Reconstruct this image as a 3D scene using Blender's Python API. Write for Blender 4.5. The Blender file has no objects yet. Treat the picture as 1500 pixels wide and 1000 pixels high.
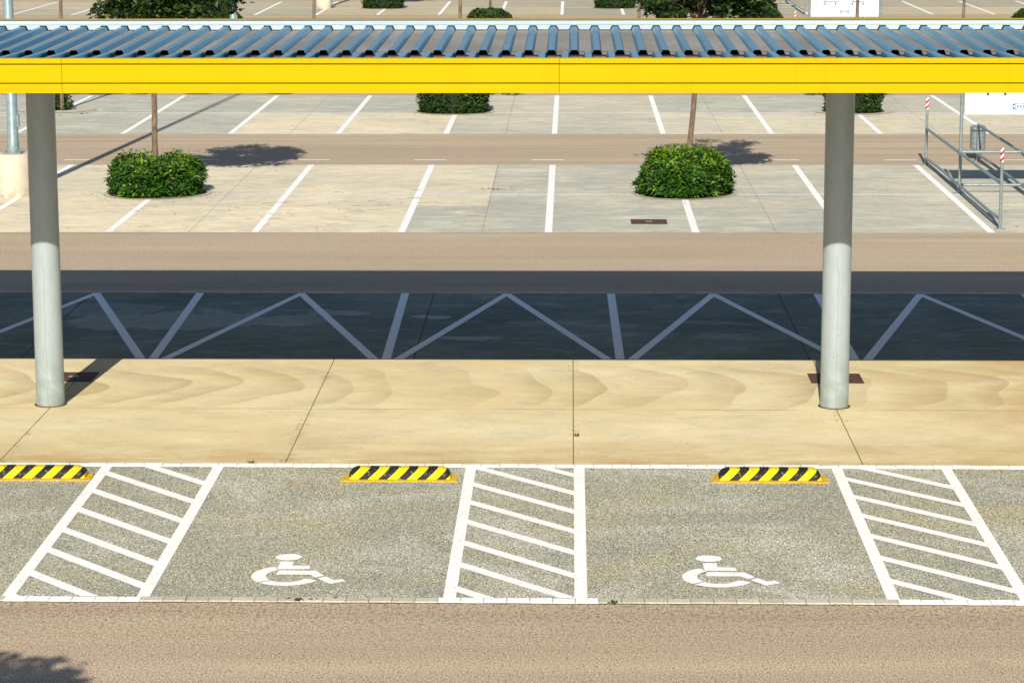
import bpy, math, random
from mathutils import Vector, Matrix, noise
R = math.radians
random.seed(7)
S = bpy.context.scene
COL = S.collection

# ------------------------------------------------------------------ camera, sky, sun, exposure
F_PX, PITCH, YAW, ROLL, CAM_H = 3850.0, math.atan(707/3850), 0.02273, -0.0022, 6.2
fw = Vector((-math.sin(YAW)*math.cos(PITCH), math.cos(YAW)*math.cos(PITCH), -math.sin(PITCH)))
rt = Vector((math.cos(YAW), math.sin(YAW), 0)); up = rt.cross(fw)
rt2 = rt*math.cos(ROLL)+up*math.sin(ROLL); up2 = up*math.cos(ROLL)-rt*math.sin(ROLL)
cam = bpy.data.objects.new('camera', bpy.data.cameras.new('camera')); COL.objects.link(cam)
m3 = Matrix((rt2, up2, -fw)).transposed()
cam.matrix_world = Matrix.Translation((0, 0, CAM_H)) @ m3.to_4x4()
cam.data.sensor_width = 36; cam.data.lens = F_PX/1500*36
cam.data.clip_start = 0.1; cam.data.clip_end = 3000
S.camera = cam

SUN_EL, SUN_AZ = R(32.67), R(4.0)
w = bpy.data.worlds.new('World'); S.world = w; w.use_nodes = True
nt = w.node_tree; bg = nt.nodes['Background']
sky = nt.nodes.new('ShaderNodeTexSky'); sky.sky_type = 'NISHITA'; sky.sun_disc = False
sky.sun_elevation = SUN_EL; sky.sun_rotation = R(180)+SUN_AZ
sky.air_density = 1.0; sky.dust_density = 0.8; sky.ozone_density = 2.2
nt.links.new(sky.outputs[0], bg.inputs[0]); bg.inputs[1].default_value = 0.07
sl = bpy.data.lights.new('sun', 'SUN'); sl.energy = 5.0; sl.angle = R(0.5); sl.color = (1, 0.93, 0.80)
so = bpy.data.objects.new('sun', sl); COL.objects.link(so)
d = Vector((math.sin(SUN_AZ)*math.cos(SUN_EL), math.cos(SUN_AZ)*math.cos(SUN_EL), -math.sin(SUN_EL)))
so.rotation_euler = d.to_track_quat('-Z', 'Y').to_euler(); so.location = (-4, -60, 45)
S.view_settings.view_transform = 'Standard'; S.view_settings.look = 'None'
S.view_settings.exposure = 0.50; S.view_settings.gamma = 1.0
S.cycles.max_bounces = 8

# ------------------------------------------------------------------ node helper
class N:
    def __init__(s, name, rough=0.85, metal=0.0, spec=0.3):
        s.m = bpy.data.materials.new(name); s.m.use_nodes = True
        s.t = s.m.node_tree; s.b = s.t.nodes['Principled BSDF']
        s.b.inputs['Roughness'].default_value = rough; s.b.inputs['Metallic'].default_value = metal
        s.b.inputs['Specular IOR Level'].default_value = spec
        s.geo = s.t.nodes.new('ShaderNodeNewGeometry').outputs['Position']
    def n(s, k): return s.t.nodes.new(k)
    def put(s, sock, v):
        if isinstance(v, bpy.types.NodeSocket): s.t.links.new(v, sock)
        elif v is not None: sock.default_value = v
    def obj(s): return s.n('ShaderNodeTexCoord').outputs['Object']
    def mp(s, sc, loc=(0,0,0), v=None, rot=(0,0,0)):
        q = s.n('ShaderNodeMapping'); s.put(q.inputs['Vector'], v or s.geo)
        q.inputs['Scale'].default_value = sc; q.inputs['Location'].default_value = loc; q.inputs['Rotation'].default_value = rot
        return q.outputs[0]
    def noise(s, scale, v=None, detail=3, rough=0.55, dist=0.0):
        q = s.n('ShaderNodeTexNoise'); s.put(q.inputs['Vector'], v or s.geo)
        q.inputs['Scale'].default_value = scale; q.inputs['Detail'].default_value = detail
        q.inputs['Roughness'].default_value = rough; q.inputs['Distortion'].default_value = dist
        return q.outputs['Fac']
    def voro(s, scale, v=None, out='Distance'):
        q = s.n('ShaderNodeTexVoronoi'); s.put(q.inputs['Vector'], v or s.geo); q.inputs['Scale'].default_value = scale
        return q.outputs[out]
    def ma(s, op, a, b=0.0, c=None, clamp=False):
        q = s.n('ShaderNodeMath'); q.operation = op; q.use_clamp = clamp
        s.put(q.inputs[0], a); s.put(q.inputs[1], b)
        if c is not None: s.put(q.inputs[2], c)
        return q.outputs[0]
    def rng(s, v, a, b, c=0.0, d=1.0):
        q = s.n('ShaderNodeMapRange'); s.put(q.inputs[0], v)
        for i, x in enumerate((a, b, c, d)): q.inputs[i+1].default_value = x
        return q.outputs[0]
    def mix(s, f, a, b, mode='MIX'):
        q = s.n('ShaderNodeMix'); q.data_type = 'RGBA'; q.blend_type = mode
        s.put(q.inputs[0], f)
        for i, v in ((6, a), (7, b)):
            if isinstance(v, tuple): v = (*v, 1.0) if len(v) == 3 else v
            s.put(q.inputs[i], v)
        return q.outputs[2]
    def mul(s, col, f): # multiply colour by scalar socket
        q = s.n('ShaderNodeCombineColor')
        for i in range(3): s.put(q.inputs[i], f)
        return s.mix(1.0, col, q.outputs[0], 'MULTIPLY')
    def xyz(s, v=None):
        q = s.n('ShaderNodeSeparateXYZ'); s.put(q.inputs[0], v or s.geo); return q.outputs
    def attr(s, name, out='Fac'):
        q = s.n('ShaderNodeAttribute'); q.attribute_name = name; return q.outputs[out]
    def groove(s, coord, x0, period, width):
        a = s.ma('DIVIDE', s.ma('SUBTRACT', coord, x0), period)
        a = s.ma('ABSOLUTE', s.ma('SUBTRACT', s.ma('FRACT', s.ma('ADD', a, 0.5)), 0.5))
        return s.ma('LESS_THAN', s.ma('MULTIPLY', a, period), width/2)
    def bump(s, h, strength=0.3, dist=0.01):
        q = s.n('ShaderNodeBump'); q.inputs['Strength'].default_value = strength; q.inputs['Distance'].default_value = dist
        s.put(q.inputs['Height'], h); s.t.links.new(q.outputs[0], s.b.inputs['Normal'])
    def done(s, col=None, rough=None):
        if isinstance(col, tuple): col = (*col, 1.0)
        s.put(s.b.inputs['Base Color'], col); s.put(s.b.inputs['Roughness'], rough)
        return s.m

M = {}
def speck(s, sc, lo, hi):  # speckle brightness factor
    return s.rng(s.noise(sc, detail=2, rough=0.7), 0.32, 0.68, lo, hi)

# asphalt: pale tan, worn, streaked by wheels along X
s = N('asphalt_tan')
c = s.mix(s.rng(s.noise(0.35, s.mp((0.25, 1, 1)), 4), 0.35, 0.65), (0.385, 0.312, 0.212), (0.455, 0.375, 0.255))
c = s.mix(s.rng(s.noise(2.2, s.mp((0.05, 1, 1)), 4), 0.35, 0.7), c, (0.345, 0.27, 0.190))
c = s.mix(s.rng(s.noise(0.6, s.mp((0.5, 1, 1), (11, 4, 0)), 5, 0.6), 0.48, 0.68, 0, .8), c, (0.40, 0.305, 0.235))
c = s.mul(c, speck(s, 50, 0.52, 1.46))
c = s.mul(c, s.rng(s.noise(110, s.mp((1, .45, 1)), detail=1), 0.3, 0.7, 0.6, 1.4))
pit = s.ma('LESS_THAN', s.voro(20, s.mp((1, .6, 1))), 0.16); c = s.mix(s.ma('MULTIPLY', pit, 0.6), c, (0.07, 0.055, 0.045))
q = s.xyz()
for y0, wd in ((56.9, 0.07), (59.0, 0.04), (18.6, 0.03)):
    band = s.ma('LESS_THAN', s.ma('ABSOLUTE', s.ma('SUBTRACT', q[1], y0)), wd/2)
    c = s.mix(s.ma('MULTIPLY', band, 0.45), c, (0.14, 0.11, 0.09))
near = s.ma('MULTIPLY', s.ma('MULTIPLY', s.rng(q[1], 19.9, 21.3), s.ma('LESS_THAN', q[1], 22.0)), s.rng(s.noise(24, s.mp((1, .7, 1), (2, 2, 0)), 2), 0.5, 0.62)); c = s.mix(s.ma('MULTIPLY', near, 0.55), c, (0.13, 0.095, 0.06))
st = s.rng(s.noise(0.9, s.mp((1, 1, 1), (3, 1, 0)), 3), 0.68, 0.76, 0, 0.35); c = s.mix(st, c, (0.20, 0.16, 0.13))
s.bump(s.noise(70, detail=2), 0.5, 0.006); M['asphalt'] = s.done(c, 0.9)

# washed aggregate concrete of the accessible bays
s = N('washed_concrete')
c = s.mix(s.rng(s.noise(0.5, detail=4), 0.35, 0.65), (0.295, 0.293, 0.235), (0.35, 0.338, 0.25))
c = s.mix(s.rng(s.noise(0.7, s.mp((0.7, 1, 1), (5, 2, 0)), 6, 0.6, 0.5), 0.48, 0.72, 0, .8), c, (0.41, 0.36, 0.22))
c = s.mix(s.rng(s.noise(0.55, s.mp((0.8, 1, 1), (9, 7, 0)), 6, 0.65, 1.0), 0.48, 0.66), c, (0.44, 0.43, 0.36))
c = s.mul(c, speck(s, 60, 0.36, 1.58))
c = s.mul(c, s.rng(s.noise(100, s.mp((1, .4, 1)), detail=1), 0.3, 0.7, 0.45, 1.55))
pit = s.ma('LESS_THAN', s.voro(34, s.mp((1, .55, 1))), 0.19); c = s.mix(s.ma('MULTIPLY', pit, 0.75), c, (0.06, 0.055, 0.04))
s.bump(s.noise(50, detail=2), 0.5, 0.006); M['washed'] = s.done(c, 0.9)

def concrete(name, a, b, wisp, spk=(0.86, 1.1), use_tint=True, extra=None, wsc=(0.5, 1.3, 1)):
    s = N(name)
    if use_tint: f = s.ma('ADD', s.attr('tint'), s.rng(s.noise(0.5, detail=3), 0.3, 0.7, -0.25, 0.25), clamp=True)
    else: f = s.rng(s.noise(0.5, detail=3), 0.3, 0.7)
    c = s.mix(f, a, b)
    wv = s.noise(1.1, s.mp(wsc), 7, 0.7, 1.4)
    c = s.mix(s.rng(wv, 0.50, 0.70, 0, 0.65), c, wisp)
    c = s.mul(c, s.rng(s.noise(2.6, s.mp((0.6, 1.3, 1), (3, 8, 0)), 7, 0.72, 1.0), 0.3, 0.7, 0.80, 1.18))
    c = s.mul(c, s.rng(s.noise(22, s.mp((0.4, 1, 1)), 4, 0.7), 0.3, 0.7, spk[0], spk[1]))
    pit = s.ma('LESS_THAN', s.voro(7), 0.075); c = s.mix(s.ma('MULTIPLY', pit, 0.6), c, (0.13, 0.11, 0.08))
    if extra: c = extra(s, c)
    s.bump(s.noise(40, detail=2), 0.25, 0.004)
    return s.done(c, 0.85)
def joints(s, c):
    x, y, z = s.xyz()
    for co, x0, per, w_ in ((x, -1.50, 4.96, .02), (y, 47.3, 16.07, .03)):
        c = s.mix(s.ma('MULTIPLY', s.groove(s.ma('ADD', co, s.rng(s.noise(4), 0, 1, -.02, .02)), x0, per, w_), 0.5), c, (0.20, 0.17, 0.12))
    f = s.rng(s.noise(0.9, s.mp((0.8, 1, 1), (8, 2, 0)), 6, 0.7, 0.8), 0.54, 0.70, 0, 0.45)
    return s.mix(f, c, (0.33, 0.32, 0.26))
M['bay'] = concrete('bay_concrete', (0.385, 0.385, 0.325), (0.67, 0.58, 0.41), (0.64, 0.60, 0.49), extra=joints)
M['bayfar'] = concrete('bay_concrete_distant', (0.33, 0.315, 0.235), (0.50, 0.41, 0.26), (0.42, 0.375, 0.26))

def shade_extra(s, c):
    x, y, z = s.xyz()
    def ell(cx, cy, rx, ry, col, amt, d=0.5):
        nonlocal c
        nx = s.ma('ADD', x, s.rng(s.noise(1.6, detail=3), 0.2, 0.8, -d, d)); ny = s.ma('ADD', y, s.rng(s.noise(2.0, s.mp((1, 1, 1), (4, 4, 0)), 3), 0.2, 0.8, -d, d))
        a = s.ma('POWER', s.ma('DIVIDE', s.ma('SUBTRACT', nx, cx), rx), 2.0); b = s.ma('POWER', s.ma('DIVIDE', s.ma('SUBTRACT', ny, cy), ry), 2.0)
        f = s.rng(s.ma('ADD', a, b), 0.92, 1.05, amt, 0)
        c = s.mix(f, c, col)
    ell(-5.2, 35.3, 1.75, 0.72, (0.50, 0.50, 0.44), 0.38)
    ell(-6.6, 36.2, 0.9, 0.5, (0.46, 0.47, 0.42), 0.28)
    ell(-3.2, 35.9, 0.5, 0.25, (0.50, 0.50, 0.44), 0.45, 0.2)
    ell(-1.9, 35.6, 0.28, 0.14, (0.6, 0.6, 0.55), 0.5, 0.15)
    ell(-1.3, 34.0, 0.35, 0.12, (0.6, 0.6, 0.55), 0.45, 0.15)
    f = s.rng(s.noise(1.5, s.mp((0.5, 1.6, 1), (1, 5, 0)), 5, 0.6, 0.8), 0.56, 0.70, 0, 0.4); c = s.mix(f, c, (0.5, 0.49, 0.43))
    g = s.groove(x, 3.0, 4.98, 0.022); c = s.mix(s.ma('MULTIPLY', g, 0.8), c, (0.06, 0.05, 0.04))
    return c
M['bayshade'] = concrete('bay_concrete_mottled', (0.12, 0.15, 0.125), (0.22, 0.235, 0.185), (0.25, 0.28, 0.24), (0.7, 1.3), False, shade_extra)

# walkway: smooth trowelled buff concrete, scalloped trowel marks
s = N('walkway_concrete', 0.8)
x, y, z = s.xyz()
c = s.mix(s.rng(s.noise(0.55, s.mp((0.5, 1, 1)), 4), 0.38, 0.62), (0.60, 0.50, 0.285), (0.65, 0.565, 0.355))
yy = s.ma('SUBTRACT', y, 30.7)
par = s.ma('MULTIPLY', s.ma('MULTIPLY', yy, yy), 0.42)
wx = s.ma('ADD', s.ma('ADD', x, par), s.rng(s.noise(0.6, detail=0.6), 0.2, 0.8, -0.45, 0.45))
def scal(per, off):
    q_ = s.ma('DIVIDE', s.ma('ADD', wx, off), per); fr = s.ma('FRACT', q_)
    wn = s.n('ShaderNodeTexWhiteNoise'); wn.noise_dimensions = '1D'; s.put(wn.inputs['W'], s.ma('FLOOR', q_))
    ramp = s.ma('MULTIPLY', s.rng(fr, 0.25, 0.95, 0.0, 1), s.rng(fr, 0.955, 0.985, 1, 0))
    return s.ma('MULTIPLY', ramp, s.rng(wn.outputs[0], 0.0, 1.0, 0.45, 1.0))
band = s.ma('MULTIPLY', s.rng(y, 29.3, 29.9, 0, 1), s.rng(y, 31.7, 32.2, 1, 0))
f = s.ma('MULTIPLY', scal(0.78, 0.2), s.ma('MULTIPLY', band, s.rng(s.noise(0.6, s.mp((1, 1, 1), (7, 7, 0)), 2), 0.35, 0.6, 0.6, 1.0)))
c = s.mix(s.ma('MULTIPLY', f, 0.95), c, (0.40, 0.305, 0.155))
# broad arcs near the front half
wy = s.ma('ADD', s.ma('ADD', y, s.ma('MULTIPLY', x, 0.16)), s.rng(s.noise(0.45, detail=3), 0.2, 0.8, -0.8, 0.8))
fr = s.ma('FRACT', s.ma('DIVIDE', wy, 0.9)); arc = s.ma('MULTIPLY', s.rng(fr, 0, 0.94), s.rng(fr, 0.94, 1, 1, 0))
fb = s.ma('MULTIPLY', arc, s.rng(y, 29.2, 29.5, 1, 0))
c = s.mix(s.ma('MULTIPLY', fb, 0.14), c, (0.46, 0.395, 0.265))
c = s.mix(s.rng(s.noise(1.3, s.mp((0.7, 1.0, 1), (3, 0, 0)), 6, 0.65, 0.4), 0.50, 0.72, 0, 0.45), c, (0.70, 0.64, 0.455))
blo = s.rng(s.noise(1.6, s.mp((0.8, 1, 1), (6, 1, 0)), 6, 0.7, 0.5), 0.52, 0.68); c = s.mix(s.ma('MULTIPLY', blo, 0.38), c, (0.42, 0.385, 0.28))
blo = s.rng(s.noise(1.2, s.mp((0.7, 1, 1), (1, 6, 0)), 5, 0.65, 0.5), 0.52, 0.70); c = s.mix(s.ma('MULTIPLY', blo, 0.5), c, (0.66, 0.50, 0.27))
edge = s.ma('MULTIPLY', s.rng(y, 26.7, 28.0, 1, 0), s.rng(s.noise(1.2, s.mp((0.6, 1.5, 1), (1, 9, 0)), 5, .65), 0.36, 0.62))
c = s.mix(edge, c, (0.44, 0.30, 0.12))
c = s.mix(s.ma('MULTIPLY', s.rng(x, 3.6, 5.4), s.rng(s.noise(0.8, s.mp((1, 1, 1), (2, 2, 0)), 5, .65), 0.36, 0.62, 0, 0.85)), c, (0.48, 0.335, 0.15))
c = s.mul(c, s.rng(s.noise(2.0, s.mp((0.6, 1.0, 1)), 6, 0.7, 1.0), 0.3, 0.7, 0.90, 1.09))
c = s.mul(c, s.rng(s.noise(45, s.mp((0.5, 1, 1)), 3), 0.3, 0.7, 0.93, 1.07))
pit = s.ma('MULTIPLY', s.ma('LESS_THAN', s.voro(5.5), 0.07), s.rng(s.noise(0.7, s.mp((1,1,1),(4,0,0))), 0.45, 0.6)); c = s.mix(s.ma('MULTIPLY', pit, 0.7), c, (0.2, 0.15, 0.09))
g = s.groove(s.ma('ADD', x, s.rng(s.noise(6), 0, 1, -0.008, 0.008)), 0.03, 3.007, 0.012)
c = s.mix(s.ma('MULTIPLY', g, 0.85), c, (0.09, 0.06, 0.03))
dirt = s.ma('MULTIPLY', s.ma('MULTIPLY', s.groove(x, 0.03, 3.007, 0.14), s.rng(s.noise(9, detail=5), 0.5, 0.68)), s.rng(s.noise(1.1, s.mp((1,1,1),(0,3,0))), 0.5, 0.62))
c = s.mix(s.ma('MULTIPLY', dirt, 0.7), c, (0.19, 0.13, 0.05))
l = s.ma('LESS_THAN', s.ma('ABSOLUTE', s.ma('SUBTRACT', s.ma('ADD', y, s.rng(s.noise(2), 0, 1, -0.04, 0.04)), 29.44)), 0.016)
c = s.mix(s.ma('MULTIPLY', l, s.rng(s.noise(1.0, s.mp((1,1,1),(8,0,0))), 0.4, 0.6, 0.2, 0.8)), c, (0.28, 0.20, 0.10))
s.bump(s.noise(30, detail=3), 0.12, 0.004); M['walk'] = s.done(c, 0.75)

s = N('white_road_paint', 0.7)
c = s.mul(s.mix(0.5, (0.80, 0.80, 0.79), (0.80, 0.80, 0.79)), s.rng(s.noise(8, detail=4), 0.3, 0.7, 0.92, 1.03))
c = s.mix(s.ma('MULTIPLY', s.rng(s.noise(42, s.mp((1, .7, 1)), detail=2, rough=0.7), 0.54, 0.64), s.rng(s.noise(2.5, detail=2), 0.35, 0.65, 0.1, 0.5)), c, (0.42, 0.41, 0.37))
c = s.mix(s.ma('MULTIPLY', s.rng(s.noise(1.3, detail=5, rough=0.7), 0.55, 0.75, 0, 0.35), s.rng(s.noise(30, detail=3), 0.4, 0.6)), c, (0.45, 0.43, 0.38))
M['paint'] = s.done(c, 0.7)
s = N('worn_road_paint', 0.75)
c = s.mix(s.rng(s.noise(18, detail=5, rough=0.7), 0.45, 0.62, 0, 0.85), (0.70, 0.70, 0.67), (0.40, 0.38, 0.33))
M['wornpaint'] = s.done(c)
s = N('shaded_bay_paint', 0.7)
c = s.mix(s.rng(s.noise(45, detail=4, rough=0.75), 0.54, 0.68, 0.0, 0.65), (0.88, 0.89, 0.88), (0.50, 0.50, 0.48))
M['oldpaint'] = s.done(c)
s = N('kerb_block_concrete', 0.85)
c = s.mul(s.mix(s.attr('tint'), (0.40, 0.375, 0.30), (0.50, 0.47, 0.385)), speck(s, 50, 0.8, 1.15)); M['block'] = s.done(c)
s = N('kerb_block_painted', 0.7)
c = s.mix(s.rng(s.noise(30, detail=4), 0.56, 0.68, 0, 0.7), (0.80, 0.80, 0.78), (0.45, 0.42, 0.34)); M['blockw'] = s.done(c)
s = N('joint_soil', 0.95); M['soil'] = s.done(s.mul((0.09, 0.06, 0.035), speck(s, 30, 0.5, 1.6)) if False else s.mix(s.noise(30), (0.05, 0.035, 0.02), (0.14, 0.09, 0.05)))

s = N('yellow_coated_metal', 0.5, 0, 0.08)
o = s.obj(); c = s.mix(s.rng(s.noise(1.2, s.mp((0.3, 1, 3), v=o), 3), 0.3, 0.7), (0.43, 0.312, 0.0), (0.455, 0.331, 0.0)); c = s.mul(c, s.rng(s.noise(6, s.mp((1, 1, .12), v=o), 4, 0.7), 0.55, 0.8, 1.0, 0.90)); M['yellow'] = s.done(c)
s = N('dark_groove', 0.6); M['groove'] = s.done(s.mix(s.noise(20), (0.06, 0.03, 0.0), (0.085, 0.045, 0.003)))
s = N('dimmed_yellow_lip', 0.7); M['dimyellow'] = s.done(s.mix(s.noise(3), (0.24, 0.17, 0.012), (0.29, 0.21, 0.02)))  # weaker sun on the tilted lip painted as a darker yellow
s = N('galvanised_sheet', 0.3, 0.6)   # dust settled in the pans; sky reflection painted blue into the ribs
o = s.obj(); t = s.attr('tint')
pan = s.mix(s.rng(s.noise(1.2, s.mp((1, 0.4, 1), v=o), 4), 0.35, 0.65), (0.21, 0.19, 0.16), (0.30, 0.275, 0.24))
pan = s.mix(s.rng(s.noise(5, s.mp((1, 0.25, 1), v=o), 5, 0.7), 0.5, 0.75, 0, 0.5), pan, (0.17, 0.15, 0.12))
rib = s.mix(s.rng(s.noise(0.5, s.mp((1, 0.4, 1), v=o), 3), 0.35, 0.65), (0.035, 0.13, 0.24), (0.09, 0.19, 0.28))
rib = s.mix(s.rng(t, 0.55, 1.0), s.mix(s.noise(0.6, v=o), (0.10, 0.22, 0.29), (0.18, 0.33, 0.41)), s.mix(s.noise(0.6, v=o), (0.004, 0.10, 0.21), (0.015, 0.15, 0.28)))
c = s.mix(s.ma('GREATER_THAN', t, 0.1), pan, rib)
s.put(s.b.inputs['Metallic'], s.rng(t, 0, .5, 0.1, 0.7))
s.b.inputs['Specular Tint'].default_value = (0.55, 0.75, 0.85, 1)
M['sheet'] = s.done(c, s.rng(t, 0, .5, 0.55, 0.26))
s = N('pale_flashing_metal', 0.4, 0.0, 0.5)
M['flash'] = s.done(s.mix(s.rng(s.noise(0.8, s.mp((0.3, 1, 8), v=s.obj()), 3), 0.3, 0.7), (0.30, 0.385, 0.45), (0.40, 0.455, 0.50)))
s = N('void_black', 0.9); M['black'] = s.done(s.mix(s.noise(40), (0.012, 0.011, 0.01), (0.03, 0.025, 0.02)))  # black in place of shade inside gaps and openings
s = N('galvanised_column', 0.42, 0.1, 0.9)
o = s.obj(); ox = s.xyz(o)
c = s.mix(s.rng(s.noise(10, s.mp((1, 1, 0.4), v=o), 3, 0.6), 0.3, 0.7), (0.275, 0.325, 0.35), (0.32, 0.37, 0.39))
c = s.mix(s.ma('MULTIPLY', s.rng(ox[2], 0.0, 0.9, 0.8, 0), s.rng(s.noise(7, v=o, detail=4), 0.35, 0.6)), c, (0.18, 0.235, 0.20))
c = s.mix(s.rng(s.voro(9, s.mp((1, 1, 0.5), v=o)), 0.035, 0.06, 0.7, 0), c, (0.10, 0.12, 0.13))
crack = s.ma('MULTIPLY', s.ma('LESS_THAN', s.ma('ABSOLUTE', s.ma('ADD', ox[0], s.rng(s.noise(5, s.mp((0, 0, 1), v=o), 4), 0.2, 0.8, -0.03, 0.03))), 0.003), s.rng(ox[2], 1.6, 1.9, 1, 0))
c = s.mix(s.ma('MULTIPLY', crack, 0.55), c, (0.10, 0.12, 0.10))
M['column'] = s.done(c, s.rng(s.noise(20, v=o), 0.3, 0.7, 0.36, 0.5))
s = N('galvanised_tube', 0.42, 0.2, 0.5)
M['tube'] = s.done(s.mix(s.rng(s.noise(20, detail=4), 0.35, 0.65), (0.15, 0.195, 0.205), (0.225, 0.275, 0.28)))
s = N('lamp_post_metal', 0.45, 0.1, 0.4)
M['lamp'] = s.done(s.mix(s.rng(s.noise(12, detail=4), 0.35, 0.65), (0.15, 0.215, 0.235), (0.21, 0.28, 0.30)))
s = N('lamp_base_concrete', 0.9)
c = s.mix(s.rng(s.noise(2.5, detail=4), 0.4, 0.65), (0.52, 0.46, 0.36), (0.44, 0.39, 0.30))
c = s.mix(s.ma('MULTIPLY', s.rng(s.xyz()[2], 0.0, 0.18, 1, 0), s.rng(s.noise(9, detail=4), 0.4, 0.6)), c, (0.28, 0.24, 0.14)); s.bump(s.noise(30), 0.2, 0.01)
M['lampbase'] = s.done(c)
s = N('rusty_iron', 0.8, 0.1)
M['rust'] = s.done(s.mix(s.rng(s.noise(25, detail=4), 0.35, 0.65), (0.060, 0.028, 0.018), (0.11, 0.055, 0.038)))
s = N('canopy_underside', 0.6); M['under'] = s.done(s.mix(s.noise(2), (0.10, 0.10, 0.10), (0.14, 0.14, 0.14)))

def striped(name, per, k, axis, ca, cb, duty=0.5, rough=0.5):
    s = N(name, rough); ox = s.xyz(s.obj())
    a = s.ma('FRACT', s.ma('DIVIDE', s.ma('ADD', s.ma('ADD', ox[axis[0]], 0.04), s.ma('MULTIPLY', ox[axis[1]], k)), per))
    f = s.ma('LESS_THAN', a, duty)
    c = s.mix(f, ca, cb); c = s.mix(s.rng(s.noise(25, v=s.obj(), detail=4), 0.60, 0.66, 0, 0.8), c, (0.20, 0.17, 0.10))
    s.bump(s.noise(40, v=s.obj()), 0.2, 0.004)
    return s.done(c)
M['chevron'] = striped('yellow_black_rubber', 0.198, -1.15, (0, 2), (0.60, 0.50, 0.0), (0.010, 0.010, 0.009), 0.48, 0.7)
M['redwhite'] = striped('red_white_tape', 0.11, -1.0, (2, 0), (0.75, 0.70, 0.70), (0.42, 0.01, 0.03), 0.5)
s = N('orange_yellow_plate', 0.7)
c = s.mix(s.rng(s.noise(22, detail=4), 0.42, 0.66, 0, 1), (0.64, 0.38, 0.005), (0.42, 0.26, 0.04)); M['plate'] = s.done(c)
s = N('sign_white', 0.4); M['signw'] = s.done(s.mix(s.noise(1.5), (0.50, 0.52, 0.55), (0.53, 0.55, 0.57)))
s = N('sign_navy', 0.5); M['navy'] = s.done(s.mix(s.noise(5), (0.006, 0.009, 0.07), (0.008, 0.012, 0.08)))
s = N('sign_blue', 0.5); M['blue'] = s.done(s.mix(s.noise(5), (0.003, 0.09, 0.30), (0.003, 0.10, 0.33)))
s = N('sign_pale_grey', 0.5); M['pgrey'] = s.done(s.mix(s.noise(5), (0.44, 0.46, 0.50), (0.46, 0.48, 0.51)))

def leafmat(name, dark, mid, bright, rough=0.5):
    s = N(name, rough, 0, 0.3)
    t = s.attr('tint')
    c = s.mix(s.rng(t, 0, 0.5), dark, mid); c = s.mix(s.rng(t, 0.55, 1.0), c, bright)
    # thin leaves let some light through
    tr = s.n('ShaderNodeBsdfTranslucent'); mx = s.n('ShaderNodeMixShader'); mx.inputs[0].default_value = 0.22
    m = s.done(c); s.t.links.new(c, tr.inputs[0])
    out = s.t.nodes['Material Output']; s.t.links.new(s.b.outputs[0], mx.inputs[1]); s.t.links.new(tr.outputs[0], mx.inputs[2]); s.t.links.new(mx.outputs[0], out.inputs[0])
    return m
M['leaf'] = leafmat('laurel_leaf', (0.010, 0.042, 0.003), (0.030, 0.110, 0.005), (0.20, 0.31, 0.008))
M['leafdark'] = leafmat('hedge_leaf', (0.010, 0.032, 0.004), (0.020, 0.062, 0.006), (0.10, 0.17, 0.010), 0.5)
M['treeleaf'] = leafmat('tree_leaf', (0.010, 0.028, 0.005), (0.020, 0.052, 0.007), (0.12, 0.16, 0.02), 0.5)
s = N('foliage_core', 0.9); M['core'] = s.done(s.mix(s.noise(12), (0.006, 0.012, 0.004), (0.015, 0.028, 0.008)))  # dark leaf green for the added shrub core
s = N('bark', 0.9)
c = s.mix(s.rng(s.noise(18, s.mp((1, 1, 0.35)), 5, 0.7), 0.35, 0.65), (0.085, 0.058, 0.040), (0.20, 0.145, 0.10)); s.bump(s.noise(30, s.mp((1, 1, 0.3)), 4), 0.8, 0.01); M['bark'] = s.done(c)
s = N('dry_litter', 0.9); M['litter'] = s.done(s.mix(s.noise(9), (0.10, 0.065, 0.03), (0.22, 0.15, 0.08)))

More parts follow.
